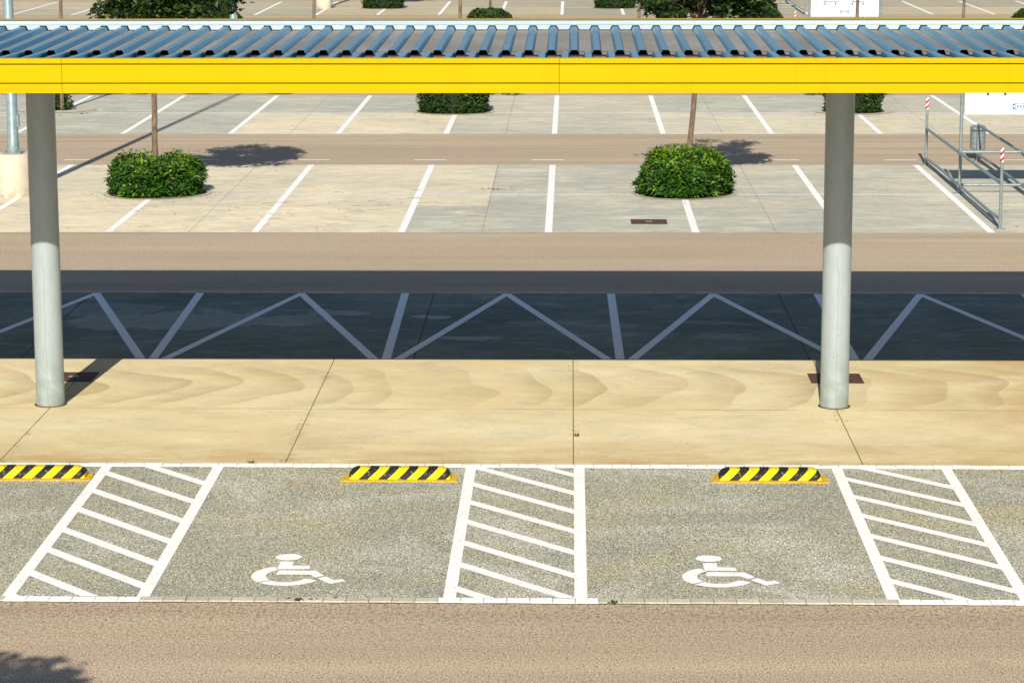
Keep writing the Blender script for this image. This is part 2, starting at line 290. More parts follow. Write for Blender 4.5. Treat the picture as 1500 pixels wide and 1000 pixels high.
# ------------------------------------------------------------------ mesh helpers
class MB:
    def __init__(s): s.v = []; s.f = []; s.t = []; s.sm = False
    def quad(s, a, b, c, d, t=0.0):
        i = len(s.v); s.v += [a, b, c, d]; s.f.append((i, i+1, i+2, i+3)); s.t.append(t)
    def poly(s, pts, t=0.0):
        i = len(s.v); s.v += list(pts); s.f.append(tuple(range(i, i+len(pts)))); s.t.append(t)
    def box(s, x0, x1, y0, y1, z0, z1, t=0.0, bev=0.0):
        b = bev
        if b:
            pr = [(x0, x1, y0, y1, z0), (x0, x1, y0, y1, z1-b), (x0+b, x1-b, y0+b, y1-b, z1)]
        else: pr = [(x0, x1, y0, y1, z0), (x0, x1, y0, y1, z1)]
        i = len(s.v)
        for (a, c, e, g, z) in pr: s.v += [(a, e, z), (c, e, z), (c, g, z), (a, g, z)]
        s.f.append((i+3, i+2, i+1, i)); s.t.append(t)
        for k in range(len(pr)-1):
            for j in range(4):
                s.f.append((i+4*k+j, i+4*k+(j+1) % 4, i+4*k+4+(j+1) % 4, i+4*k+4+j)); s.t.append(t)
        k = i+4*(len(pr)-1); s.f.append((k, k+1, k+2, k+3)); s.t.append(t)
    def tube(s, pts, rad, seg=12, caps=True, t=0.0):
        pts = [Vector(p) for p in pts]
        if not isinstance(rad, (list, tuple)): rad = [rad]*len(pts)
        i0 = len(s.v); prev = None
        for k, p in enumerate(pts):
            dr = (pts[min(k+1, len(pts)-1)]-pts[max(k-1, 0)]).normalized()
            if prev is None: a = dr.orthogonal().normalized()
            else: a = (prev-dr*prev.dot(dr)).normalized()
            prev = a; b = dr.cross(a)
            for j in range(seg):
                an = 2*math.pi*j/seg; s.v.append(tuple(p+(a*math.cos(an)+b*math.sin(an))*rad[k]))
        for k in range(len(pts)-1):
            for j in range(seg):
                a = i0+k*seg+j; b = i0+k*seg+(j+1) % seg; s.f.append((a, b, b+seg, a+seg)); s.t.append(t)
        if caps:
            s.f.append(tuple(i0+j for j in reversed(range(seg)))); s.t.append(t)
            s.f.append(tuple(i0+(len(pts)-1)*seg+j for j in range(seg))); s.t.append(t)
    def build(s, name, mat, parent=None, smooth=False, loc=None, mats=None, mi=None):
        me = bpy.data.meshes.new(name); me.from_pydata([tuple(q) for q in s.v], [], s.f)
        me.materials.append(M[mat] if isinstance(mat, str) else mat)
        at = me.attributes.new('tint', 'FLOAT', 'FACE'); at.data.foreach_set('value', s.t)
        if smooth:
            me.polygons.foreach_set('use_smooth', [True]*len(me.polygons)); me.set_sharp_from_angle(angle=R(35))
        me.update(); o = bpy.data.objects.new(name, me); COL.objects.link(o)
        if parent: o.parent = parent
        if loc: o.location = loc
        return o
def tag(o, label=None, cat=None, group=None, kind=None):
    if label: o['label'] = label
    if cat: o['category'] = cat
    if group: o['group'] = group
    if kind: o['kind'] = kind
    return o
def empty(name, loc, label, cat, group=None):
    o = bpy.data.objects.new(name, None); COL.objects.link(o); o.location = loc; o.empty_display_size = 0.3
    return tag(o, label, cat, group)
def copy_tree(o, parent=None):
    c = o.copy(); COL.objects.link(c)
    if parent: c.parent = parent
    for ch in list(o.children): copy_tree(ch, c)
    return c
def struct(o): o['kind'] = 'structure'; return o

def clip(poly, axis, val, keep_less):
    out = []
    for i in range(len(poly)):
        a, b = poly[i], poly[(i+1) % len(poly)]
        ia = (a[axis] <= val) == keep_less or a[axis] == val; ib = (b[axis] <= val) == keep_less or b[axis] == val
        if ia: out.append(a)
        if ia != ib:
            t = (val-a[axis])/(b[axis]-a[axis]); out.append(tuple(a[k]+(b[k]-a[k])*t for k in range(2)))
    return out
def bar(x0, y0, x1, y1, wid):   # horizontal-width stripe (width measured along X)
    return [(x0-wid/2, y0), (x0+wid/2, y0), (x1+wid/2, y1), (x1-wid/2, y1)]
def flat(mb, pts, z):
    # ensure counter-clockwise
    a = sum(pts[i][0]*pts[(i+1) % len(pts)][1]-pts[(i+1) % len(pts)][0]*pts[i][1] for i in range(len(pts)))
    if a < 0: pts = pts[::-1]
    mb.poly([(p[0], p[1], z) for p in pts])

# ------------------------------------------------------------------ ground
g = MB(); g.quad((-900, -300, 0), (900, -300, 0), (900, 1600, 0), (-900, 1600, 0)); struct(g.build('ground', 'asphalt'))
XL, XR = -45, 45
def slabs(name, y0, y1, mat, ysplit, xs, rnd, over=None):
    mb = MB(); ys = [y0]+ysplit+[y1]
    for j in range(len(ys)-1):
        for i in range(len(xs)-1):
            t = rnd()
            if over: 
                v = over((xs[i]+xs[i+1])/2, (ys[j]+ys[j+1])/2)
                if v is not None: t = v
            mb.quad((xs[i], ys[j], .004), (xs[i+1], ys[j], .004), (xs[i+1], ys[j+1], .004), (xs[i], ys[j+1], .004), t)
    return struct(mb.build(name, mat))
grid = [-0.38+2.48*k for k in range(-18, 19)]
rA = random.Random(3)
slabs('accessible_bays', 21.62, 26.50, 'washed', [], [XL, XR], lambda: 0.5)
slabs('walkway', 26.66, 32.47, 'walk', [], [XL, XR], lambda: 0.5)
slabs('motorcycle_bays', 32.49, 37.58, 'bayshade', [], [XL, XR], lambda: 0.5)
def overC(x, y):
    if y < 47.3: return 0.92 if x < -2.85 else (0.05 if x < 4.6 else 0.18)
    if y < 49.05: return 0.75 if x < -1.5 else (0.2 if x < 7 else 0.35)
    return 0.72 if x < -1.5 else (0.12 if x < 2.1 else 0.25)
xsC = sorted([XL, -7.85, -5.36, -2.85, -1.52, 2.1, 4.55, 7.05, 12.0, XR])
slabs('parking_bays', 43.85, 53.80, 'bay', [47.3, 49.05], xsC, lambda: rA.random(), overC)
def overD(x, y):
    if y < 65: return 0.1 if x < -7.85 else (0.85 if x < -2.9 else (0.3 if x < 2 else 0.62))
    return 0.05 if x < -2.9 else (0.35 if x < 2 else 0.1)
slabs('parking_bays', 59.93, 69.88, 'bay', [65.0], sorted([XL, -12.8, -7.85, -2.9, 2.03, 6.9, 9.4, XR]), lambda: rA.random(), overD)
for y0, y1 in ((75.4, 85.4), (90.9, 100.9), (106.4, 116.5), (122.6, 132.6), (138.7, 148.7)):
    slabs('parking_bays', y0, y1, 'bayfar', [(y0+y1)/2], sorted([XL]+[x+rA.uniform(-.5, .5) for x in grid[::2]]+[XR]) if False else [XL]+[x for x in grid[::2] if XL < x < XR]+[XR], lambda: rA.random()**1.3)
slabs('parking_bays', 5.4, 15.4, 'bay', [10.4], [XL, XR], lambda: 0.3)

# markings -----------------------------------------------------------
def lines(name, y0, y1, xs, mat, wid, z=.008, mid=None, skip=()):
    mb = MB()
    for x in xs:
        for (ya, yb) in [(y0+.02, y1-.02)]:
            segs = [(ya, yb)]
            for (sx, sa, sb) in skip:
                if abs(sx-x) < 0.3:
                    segs = [(ya, sa), (sb, yb)]
            for a, b in segs: flat(mb, bar(x, a, x, b, wid), z)
    if mid is not None:
        my, mw, gaps = mid; px = XL
        for gx in sorted(gaps)+[XR+1]:
            e = min(gx-0.95, XR)
            for x in [px]: mb.quad((x, my-mw/2, z-.0015), (e, my-mw/2, z-.0015), (e, my+mw/2, z-.0015), (x, my+mw/2, z-.0015))
            px = gx+0.95
    return struct(mb.build(name, mat))
bushC = [x for x in (-37.6, -27.7, -17.75, -7.82, 2.13, 12.0, 21.9, 31.9)]
bushD = [x for x in (-32.7, -22.8, -12.88, -2.93, 7.0, 16.9, 26.9, 36.8)]
gC = [x for x in grid if -42 < x < 42]
lines('bay_markings', 43.85, 53.80, gC, 'paint', .125, skip=[(x, 48.9, 50.1) for x in bushC])
lines('bay_markings', 59.93, 69.88, gC, 'paint', .125, skip=[(x, 64.6, 66.0) for x in bushD])
mm = MB()
def midline(yc, gaps, w_, name='drain_strip'):
    mb = MB(); px = XL
    for gx in sorted(gaps)+[XR+1]:
        e = min(gx-0.98, XR)
        mb.quad((px, yc-w_/2, .006), (e, yc-w_/2, .006), (e, yc+w_/2, .006), (px, yc+w_/2, .006)); px = gx+0.98
    struct(mb.build(name, 'wornpaint'))
midline(48.98, bushC, .13); midline(64.98, bushD, .16)
for y0, y1, bx in ((75.4, 85.4, bushC), (90.9, 100.9, bushD), (106.4, 116.5, bushC), (122.6, 132.6, bushD), (138.7, 148.7, bushC)):
    lines('bay_markings', y0, y1, gC, 'paint', .13, skip=[(x, (y0+y1)/2-.6, (y0+y1)/2+.6) for x in bx]); midline((y0+y1)/2, bx, .2)
lines('bay_markings', 5.4, 15.4, gC, 'paint', .12)
mb = MB(); x = -10.63-2.452*12
while x < 40:
    mb.quad((x, 54.68, .004), (x+.67, 54.68, .004), (x+.67, 54.78, .004), (x, 54.78, .004)); x += 2.452
struct(mb.build('road_dashes', 'paint'))

# zigzag marks of the shaded bays
mb = MB()
for k in range(-12, 13):
    xt, xb = 0.58+2.98*k, 0.62+2.945*k
    flat(mb, bar(xt, 37.55, xb, 32.50, .115), .008)
    xp = 0.58+2.98*k+1.475+0.0; xn = 0.62+2.945*(k+1)
    wz = .125
    flat(mb, [(xb+.10, 32.50), (xb+.10+wz, 32.50), (xp+.0, 37.30), (xp, 37.55), (xp-.05, 37.55)], .0075)
    flat(mb, [(xn-.10, 32.50), (xn-.10-wz, 32.50), (xp+.0, 37.30), (xp, 37.55), (xp+.05, 37.55)], .0075)
struct(mb.build('zigzag_markings', 'oldpaint'))

# hatched zones between the accessible bays
def hatch(x0, x1, ylist, slope, label):
    mb = MB(); hw = .055
    mb.quad((x0-hw, 21.62, .0085), (x0+hw, 21.62, .0085), (x0+hw, 26.50, .0085), (x0-hw, 26.50, .0085))
    mb.quad((x1-hw, 21.62, .0085), (x1+hw, 21.62, .0085), (x1+hw, 26.50, .0085), (x1-hw, 26.50, .0085))
    a, b = x0+hw, x1-hw
    for yl in ylist:
        p = [(a, yl-.09), (b, yl-.09+slope*(b-a)), (b, yl+.09+slope*(b-a)), (a, yl+.09)]
        p = clip(p, 1, 26.495, True)
        if len(p) > 2: p = clip(p, 1, 21.625, False)
        if len(p) > 2: flat(mb, p, .0085)
    o = mb.build('hatched_zone', 'paint'); return tag(o, label, 'road marking', 'white hatched access strips')
P38 = 3.785
hatch(-4.81, -3.65, [26.95, 26.19, 25.43, 24.66, 23.88, 23.15, 22.36, 21.6], -1.13, 'leftmost white hatched strip painted beside the partly cut off striped wheel stop')
hatch(-1.03, .09, [27.27, 26.50, 25.75, 25.00, 24.23, 23.45, 22.69, 21.90], -1.10, 'middle white hatched strip painted between the two wheelchair bays')
hatch(2.745, 3.87, [26.75, 26.03, 25.28, 24.52, 23.75, 22.97, 22.20], -1.05, 'white hatched strip to the right of the right hand wheelchair bay')
hatch(6.53, 7.65, [26.9, 26.15, 25.4, 24.65, 23.9, 23.15, 22.4, 21.65], -1.08, 'white hatched strip beyond the right edge of the accessible bays')
hatch(-8.60, -7.44, [26.9, 26.15, 25.4, 24.65, 23.9, 23.15, 22.4, 21.65], -1.13, 'white hatched strip beyond the left edge of the accessible bays')

SYM = [[(-2.65+.02, 22.93)],]
def symbol(dx, label):
    mb = MB(); z = .0085; P = []
    P.append([(-2.54+.118*math.cos(a), 22.93+.112*math.sin(a)) for a in [2*math.pi*k/24 for k in range(24)]])
    P.append([(-2.60, 22.78), (-2.475, 22.78), (-2.48, 22.645), (-2.32, 22.635), (-2.31, 22.525), (-2.60, 22.515)])
    P.append([(-2.58, 22.485), (-2.25, 22.475), (-2.165, 22.31), (-2.23, 22.25), (-2.29, 22.34), (-2.595, 22.34)])
    P.append([(-2.215, 22.225), (-2.145, 22.29), (-2.07, 22.175), (-2.00, 22.21), (-1.955, 22.13), (-2.09, 22.045)])
    cx, cy = -2.49, 22.31
    def arc(a0, a1, n=14):
        o_ = [(cx+.315*math.cos(R(a0+(a1-a0)*k/n)), cy+.33*math.sin(R(a0+(a1-a0)*k/n))) for k in range(n+1)]
        i_ = [(cx+.185*math.cos(R(a0+(a1-a0)*k/n)), cy+.215*math.sin(R(a0+(a1-a0)*k/n))) for k in range(n+1)]
        for k in range(n): P.append([o_[k], o_[k+1], i_[k+1], i_[k]])
    arc(118, 222); arc(226, 333)
    for p in P: flat(mb, [(a+dx, b) for a, b in p], z)
    tag(mb.build('wheelchair_symbol', 'paint'), label, 'road marking', 'white wheelchair symbols')
symbol(0, 'white wheelchair symbol painted in the left accessible bay')
symbol(P38, 'white wheelchair symbol painted in the right accessible bay')
symbol(P38*2, 'white wheelchair symbol in the bay beyond the right edge')
symbol(-P38, 'white wheelchair symbol in the bay beyond the left edge')

# kerb block rows ----------------------------------------------------
def blocks(name, y0, y1, mat, rngs, pitch=.195, z1=.014, jit=.0):
    mb = MB(); rr = random.Random(int(y0*10))
    x = XL
    while x < XR:
        if any(a <= x+pitch/2 <= b for a, b in rngs):
            j = rr.uniform(-.004, .004); mb.box(x+.002, x+pitch-.002, y0+j, y1+j, 0.001, z1+rr.uniform(-.003, .002), rr.random(), .003)
        x += pitch
    return struct(mb.build(name, mat))
white = [(-8.7, -7.38), (-4.88, -3.58), (-1.10, 0.15), (2.68, 3.94), (6.46, 7.72)]
other = []; px = XL
for a, b in white: other.append((px, a)); px = b
other.append((px, XR))
blocks('painted_kerb', 26.52, 26.635, 'blockw', [(XL, XR)])
blocks('painted_kerb', 21.49, 21.61, 'blockw', white); blocks('kerb', 21.49, 21.61, 'block', other)
blocks('kerb', 37.60, 37.72, 'block', [(XL, XR)], .3)
mb = MB()
for y0, y1 in ((26.50, 26.66), (21.47, 21.63), (37.58, 37.74)): mb.quad((XL, y0, .0025), (XR, y0, .0025), (XR, y1, .0025), (XL, y1, .0025))
struct(mb.build('kerb_joint', 'soil'))

# ------------------------------------------------------------------ canopy over the walkway
can = empty('canopy', (-1.5, 29.65, 0), 'long flat carport canopy with ribbed metal roof and yellow fascia over the walkway', 'canopy')
OC = Vector((-1.5, 29.65, 0))
def part(mb, name, mat, smooth=False, parent=None):
    mb.v = [tuple(Vector(q)-OC) for q in mb.v]; return mb.build(name, mat, parent or can, smooth)
RX0, RX1 = -24.0, 21.0
def ribsheet(x_off, y0, z0, y1, z1, name):
    mb = MB(); pr = []; x = RX0+((x_off-RX0) % .2555)-.2555
    while x < RX1:
        pr += [(x-.058, 0), (x-.034, .052), (x+.034, .052), (x+.058, 0)]; x += .2555
    n = len(pr); ny = 7
    for k in range(ny):
        t = k/(ny-1); yk = y0+(y1-y0)*t; zk = z0+(z1-z0)*t
        for (a, b) in pr: mb.v.append((a, yk, zk+b))
    for k in range(ny-1):
        for i in range(n-1):
            a = k*n+i; mb.f.append((a, a+1, a+1+n, a+n)); mb.t.append((0.62, 0.5, 1.0, 0.0)[i % 4])  # rib faces tinted by facing, painting in the sky reflection
    return part(mb, name, 'sheet')
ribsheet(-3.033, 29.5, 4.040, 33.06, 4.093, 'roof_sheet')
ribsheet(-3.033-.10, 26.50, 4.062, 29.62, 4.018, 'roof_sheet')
# the ribs of the upper sheet end open over the lower sheet; black sheets paint the shade inside
mb = MB(); mb.box(RX0, RX1, 29.80, 29.82, 3.99, 4.035); part(mb, 'void_strip', 'black')
mb = MB(); mb.quad((RX0, 29.86, 4.03), (RX1, 29.86, 4.03), (RX1, 29.86, 4.05), (RX0, 29.86, 4.05))
x = RX0+((-3.033-RX0) % .2555)
while x < RX1:
    mb.poly([(x-.054, 29.86, 4.05), (x+.054, 29.86, 4.05), (x+.034, 29.86, 4.094), (x-.034, 29.86, 4.094)]); x += .2555
part(mb, 'rib_void_sheet', 'black')
mb = MB(); mb.box(RX0, RX1, 29.51, 29.52, 4.02, 4.036); part(mb, 'lap_strip', 'black')
# pale upstand flashing with cut outs over the ribs
mb = MB(); x = RX0+((-3.033-RX0) % .2555)-.2555; zb = 4.092; yf = 32.93
ztop = 4.212
def fl(x0, za, x1, zb_): mb.quad((x0, yf, za), (x1, yf, zb_), (x1, yf, ztop), (x0, yf, ztop))
while x < RX1:
    e = .010
    fl(x-.1914, zb+e, x-.064, zb+e); fl(x-.064, zb+e, x-.040, zb+.052+e); fl(x-.040, zb+.052+e, x+.040, zb+.052+e)
    fl(x+.040, zb+.052+e, x+.064, zb+e); fl(x+.064, zb+e, x+.072, zb+e) if False else None
    x += .2555
# fill from rib edge to next rib start
x = RX0+((-3.033-RX0) % .2555)-.2555
while x < RX1:
    mb.quad((x+.064, yf, zb+.010), (x+.2555-.1915, yf, zb+.010), (x+.2555-.1915, yf, ztop), (x+.064, yf, ztop)) if .2555-.1915 > .078 else None
    x += .2555
mb.quad((RX0, yf-.006, 4.165), (RX1, yf-.006, 4.165), (RX1, yf-.006, ztop-.002), (RX0, yf-.006, ztop-.002))
mb.quad((RX0, yf-.006, 4.165), (RX0, yf, 4.165), (RX1, yf, 4.165), (RX1, yf-.006, 4.165))
part(mb, 'flashing', 'flash')
mb = MB(); mb.box(RX0, RX1, 33.02, 33.05, 4.06, 4.20); part(mb, 'void_backing', 'black')
# far fascia and its top lip
mb = MB(); mb.box(RX0, RX1, 33.07, 33.17, 3.88, 4.226); mb.box(RX0, RX1, 32.98, 33.068, 4.201, 4.206); part(mb, 'fascia', 'dimyellow')
mb = MB(); mb.box(RX0, RX1, 32.935, 32.978, 4.195, 4.219); part(mb, 'fascia_seam', 'black')
# near fascia in 5 m panels: three boards with dark grooves
nf = None; x = -20.18
for k in range(9):
    a, b = x+.002, x+5.015-.002; dz = (0.000, .002)[k % 2]
    mb = MB()
    for (za, zb2, yy0) in ((4.178, 4.226, 26.43), (3.985, 4.166, 26.437), (3.881, 3.974, 26.43)):
        mb.box(a, b, yy0-dz*0.5, 26.475, za+dz*.3, zb2+dz*.3)
    mb.box(a, b, 26.477, 26.56, 4.219, 4.226)
    part(mb, 'fascia_panel', 'yellow')
    x += 5.015
mb = MB(); mb.box(-20.18, 21.0, 26.4765, 26.495, 3.884, 4.217); part(mb, 'fascia_backing', 'groove')
# underside and beams
mb = MB(); mb.box(RX0, RX1, 26.50, 33.05, 3.885, 3.905); part(mb, 'soffit', 'under')
mb = MB(); mb.box(RX0, RX1, 29.55, 29.75, 3.915, 4.005); part(mb, 'ridge_beam', 'under')
for cx in (-15.05, -6.013, 3.027, 12.06, 21.1-.3):
    mb = MB(); mb.tube([(0, 0, 0), (0, 0, 3.884)], .1625, 48)
    c_ = mb.build('column', 'column', can, True, (cx+1.5, 0, 0))
    mb = MB(); mb.tube([(0, 0, .0055), (0, 0, .013)], .185, 40); mb.build('footing_gap', 'soil', c_)

# ------------------------------------------------------------------ wheel stops
def wheel_stop(x0, label):
    t = empty('wheel_stop', (x0, 26.05, 0), label, 'wheel stop', 'yellow and black wheel stops')
    mb = MB(); rr = random.Random(5); L = .59
    pts = []
    for (xa, ya, xb, yb, n) in ((-L, -.19, L, -.19, 24), (L, -.19, L-.02, .13, 4), (L-.02, .13, -L+.03, .13, 24), (-L+.03, .13, -L, -.19, 4)):
        for k in range(n): pts.append((xa+(xb-xa)*k/n+rr.uniform(-.006, .006), ya+(yb-ya)*k/n+rr.uniform(-.007, .007)))
    i = len(mb.v); n = len(pts)
    mb.v += [(a, b, .005) for a, b in pts]+[(a, b, .016) for a, b in pts]
    mb.f.append(tuple(range(n, 2*n))); mb.t.append(0)
    for k in range(n): mb.f.append((k, (k+1) % n, n+(k+1) % n, n+k)); mb.t.append(0)
    mb.build('base_plate', 'plate', t)
    # hump: section in Y-Z lofted along X with sloped ends
    sec = [(-.13, .0), (-.128, .03), (-.10, .075), (-.055, .10), (.055, .10), (.10, .075), (.128, .03), (.13, 0)]
    st = [(-.515, .35), (-.50, .62), (-.47, .88), (-.43, 1.0), (.43, 1.0), (.47, .88), (.50, .62), (.515, .35)]
    mb = MB()
    for (xx, sc) in st:
        for (a, b) in sec: mb.v.append((xx, a*(0.80+.2*sc), .016+b*sc))
    m = len(sec)
    for k in range(len(st)-1):
        for j in range(m-1):
            a = k*m+j; mb.f.append((a, a+1, a+1+m, a+m)[::-1] if False else (a, a+m, a+m+1, a+1)); mb.t.append(0)
    mb.f.append(tuple(range(m))); mb.t.append(0); mb.f.append(tuple((len(st)-1)*m+j for j in reversed(range(m)))); mb.t.append(0)
    mb.build('rubber_hump', 'chevron', t, True)
    for xx in (-.32, .0, .32):
        b = MB(); b.tube([(xx, -.01, .105), (xx, -.01, .1195)], .012, 8); b.build('bolt', 'rust', t)
wheel_stop(-5.455, 'striped wheel stop at the left edge, left of the leftmost hatched strip')
wheel_stop(-1.735, 'striped yellow and black wheel stop behind the left wheelchair symbol')
wheel_stop(2.02, 'striped yellow and black wheel stop behind the right wheelchair symbol')
wheel_stop(5.80, 'striped wheel stop beyond the right edge of the row')

# drain covers
def cover(x0, x1, y0, y1, label, z=.006):
    mb = MB(); mb.box(x0, x1, y0, y1, .001, z+.004, 0, .002)
    n = int((x1-x0)/.05)
    o = mb.build('drain_cover', 'rust'); tag(o, label, 'drain cover', 'rusty drain covers')
    mb = MB(); mb.box((x0+x1)/2-.06, (x0+x1)/2+.06, (y0+y1)/2-.03, (y0+y1)/2+.03, z+.0045, z+.012); mb.build('lifting_key', 'tube', o)
    mb = MB()
    q = [(x0-.014, y0-.014), (x1+.014, y0-.014), (x1+.014, y1+.014), (x0-.014, y1+.014)]; p = [(x0, y0), (x1, y0), (x1, y1), (x0, y1)]
    mb.v = [(a, b, z+.002) for a, b in q]+[(a, b, z+.002) for a, b in p]; mb.f = [(k, (k+1) % 4, 4+(k+1) % 4, 4+k) for k in range(4)]; mb.t = [0]*4
    mb.build('frame', 'soil', o)
cover(1.05, 1.65, 44.93, 45.52, 'rusty brown drain cover in the bay in front of the right green shrub')
cover(-6.30, -5.80, 31.0, 31.56, 'rusty brown drain cover in the shadow of the left canopy column')
cover(2.90, 3.51, 31.0, 31.58, 'rusty brown drain cover on the walkway behind the right canopy column')

# ------------------------------------------------------------------ lamp posts
def lamp_post():
    t = empty('lamp_post', (0, 0, 0), 'tall grey lamp post on a concrete base beside the left canopy column', 'lamp post', 'tall lamp posts of the car park')
    mb = MB(); mb.tube([(0, 0, 0.004), (0, 0, .77), (0, 0, .80)], [.335, .335, .325], 40); mb.build('concrete_base', 'lampbase', t, True)
    mb = MB(); mb.box(-.175, .175, -.175, .175, .803, .825)
    for a in (-.135, .135):
        for b in (-.135, .135): mb.tube([(a, b, .82), (a, b, .875)], .014, 6)
    mb.build('flange', 'tube', t)
    mb = MB(); mb.tube([(0, 0, .822), (0, 0, 1.02), (0, 0, 1.03), (0, 0, 14.0)], [.112, .110, .103, .05], 24); mb.build('pole', 'lamp', t, True)
    mb = MB(); mb.box(.085, .125, -.045, .045, 1.30, 1.52, 0, .006); mb.build('fuse_box', 'tube', t)
    mb = MB(); mb.tube([(-1.1, 0, 13.9), (1.1, 0, 13.9)], .03, 8); mb.build('cross_arm', 'lamp', t)
    for sx in (-1, 1):
        mb = MB(); mb.box(sx*1.1-.32, sx*1.1+.32, -.14, .14, 13.93, 14.03, 0, .02); mb.build('lamp_head', 'tube', t)
    return t
lp = lamp_post(); lp.location = (-10.43, 48.78, 0)
for y_, lab in ((80.4, 'lamp post rising beyond the roof, in front of the clipped shrub at the top left'), (111.3, 'farthest lamp post, its concrete base showing above the roof left of centre'), (142, 'lamp post far beyond the top of the view')):
    c_ = copy_tree(lp); c_.location = (-10.43+(.12 if y_ < 90 else 0), y_, 0); c_['label'] = lab
c_ = copy_tree(lp); c_.location = (24, 48.78, 0); c_['label'] = 'lamp post standing beyond the right edge of the view'

# ------------------------------------------------------------------ foliage
def add_leaf(mb, p, nrm, ln, wd, rr, t):
    n = nrm.normalized(); a = n.orthogonal().normalized(); b = n.cross(a)
    an = rr.uniform(0, 2*math.pi); dr = (a*math.cos(an)+b*math.sin(an))*0.75+n*rr.uniform(.1, .9); dr.normalize()
    side = dr.cross(n+Vector((rr.uniform(-.5, .5), rr.uniform(-.5, .5), rr.uniform(-.2, .6)))).normalized()
    nn = side.cross(dr)
    base = p; tip = p+dr*ln-nn*ln*.12; mid = p+dr*ln*.5
    l = mid+side*wd*.5+nn*wd*.16; r_ = mid-side*wd*.5+nn*wd*.16
    i = len(mb.v); mb.v += [tuple(base), tuple(l), tuple(tip), tuple(r_)]
    mb.f += [(i, i+2, i+1), (i, i+3, i+2)]; mb.t += [t, t]
def shrub_mesh(seed, rx, ry, h, ex, ez, n, ln, wd, mat, bottom=0.0, lump=.06, shoots=0, bright=.5, taper=.13):
    rr = random.Random(seed); mb = MB(); off = Vector((seed*3.1, 0, 0))
    def surf(th, ph):  # superellipsoid, half above ground
        c, s_ = math.cos(ph), math.sin(ph); pw = lambda v, e: math.copysign(abs(v)**e, v)
        x_ = pw(c, ez)*pw(math.cos(th), ex); y_ = pw(c, ez)*pw(math.sin(th), ex); z_ = pw(s_, ez)
        k_ = 1-taper*max(0, 1-z_/.42)**2
        return Vector((x_*rx*k_, y_*ry*k_, z_*h))
    for k in range(n):
        th = rr.uniform(0, 2*math.pi); ph = math.asin(rr.uniform(-.25, 1.0)**1 if rr.random() < .8 else rr.uniform(.3, 1))
        if ph < 0: ph = math.asin(rr.uniform(.02, .3)**(1/ez)); q = surf(th, ph)
        else: q = surf(th, ph)
        q2 = surf(th+.02, max(ph, 0)); q3 = surf(th, min(max(ph, 0)+.02, 1.57))
        nr = Vector((q.x/rx**2, q.y/ry**2, q.z/h**2*.8+.1)).normalized()
        lm = noise.noise(q*3.2+off)*lump*2.2+noise.noise(q*8+off)*lump
        dep = rr.random()**2.2*.16
        q = q+nr*(lm-dep)
        if q.z < bottom: q.z = bottom+rr.uniform(0, .05)
        if q.z < .015: q.z = .015
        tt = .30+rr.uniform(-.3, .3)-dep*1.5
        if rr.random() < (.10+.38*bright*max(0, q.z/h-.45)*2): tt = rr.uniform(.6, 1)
        big = 1.25 if noise.noise(q*5-off) > .1 else .85
        add_leaf(mb, q, nr+Vector((0, 0, .35)), ln*big*rr.uniform(.6, 1.35), wd*big*rr.uniform(.6, 1.3), rr, max(0, min(1, tt)))
    for k in range(shoots):
        th = rr.uniform(0, 2*math.pi); q = surf(th, rr.uniform(.6, 1.4)); H_ = rr.uniform(.06, .17)
        for j in range(9):
            p = q+Vector((0, 0, H_*j/8)); a = rr.uniform(0, 6.28)
            add_leaf(mb, p, Vector((math.cos(a)*.5, math.sin(a)*.5, .8)), ln*.8, wd*.8, rr, rr.uniform(.65, 1))
    o = mb.build('foliage', mat)
    # added solid dark core that stops light passing straight through
    cb = MB(); nu, nv = 28, 10
    for j in range(nv+1):
        for i in range(nu):
            ph = (math.pi/2)*j/nv; q = surf(2*math.pi*i/nu, ph)*.86; q.z *= .97
            q += Vector((noise.noise(q*4+off), noise.noise(q*4-off), 0))*.05; cb.v.append(tuple((q.x, q.y, max(q.z, .006 if bottom == 0 else bottom+.03))))
    for j in range(nv):
        for i in range(nu):
            a = j*nu+i; b = j*nu+(i+1) % nu; cb.f.append((a, b, b+nu, a+nu)); cb.t.append(0)
    c_ = cb.build('dark_core', 'core')
    return o.data, c_.data, o, c_
def shrub(meshes, loc, label, rot=0.0, group='clipped green shrubs round the trees', sc=1.0, use=None, name='shrub', bed=1.0):
    t = empty(name, loc, label, 'shrub', group); t.rotation_euler.z = rot
    me, ce = meshes[0], meshes[1]
    for nm, d_ in (('foliage', me), ('dark_core', ce)):
        o = bpy.data.objects.new(nm, d_); COL.objects.link(o); o.parent = t; o.scale = (sc, sc, sc)
    mb = MB(); n = 40; rr = random.Random(int(loc[0]*10)+77)
    mb.v.append((0, 0, .0105))
    for k in range(n): a = 2*math.pi*k/n; q = .93+rr.uniform(-.02, .02); mb.v.append((bed*q*math.cos(a), bed*q*.93*math.sin(a), .0105))
    for k in range(n): mb.f.append((0, 1+k, 1+(k+1) % n)); mb.t.append(0)
    mb.build('soil_bed', 'soil', t)
    mb = MB()
    for k in range(n):
        a, b = 2*math.pi*k/n, 2*math.pi*(k+1)/n
        r0, r1 = .94*bed, 1.03 if bed == 1 else 1.0
        p = [(r0*math.cos(a), r0*math.sin(a)), (r1*math.cos(a), r1*math.sin(a)), (r1*math.cos(b), r1*math.sin(b)), (r0*math.cos(b), r0*math.sin(b))]
        i = len(mb.v)
        mb.v += [(x_, y_*.93, .014) for x_, y_ in p]; mb.f.append((i, i+1, i+2, i+3)); mb.t.append(rr.random()*.8)
    mb.build('edging_ring', 'block', t)
    return t
def drop(ms):
    for o in ms[2:]: bpy.data.objects.remove(o)
    return ms[:2]
dome1 = drop(shrub_mesh(1, .87, .78, .67, .85, .50, 9500, .092, .034, 'leaf', lump=.085, shoots=22))
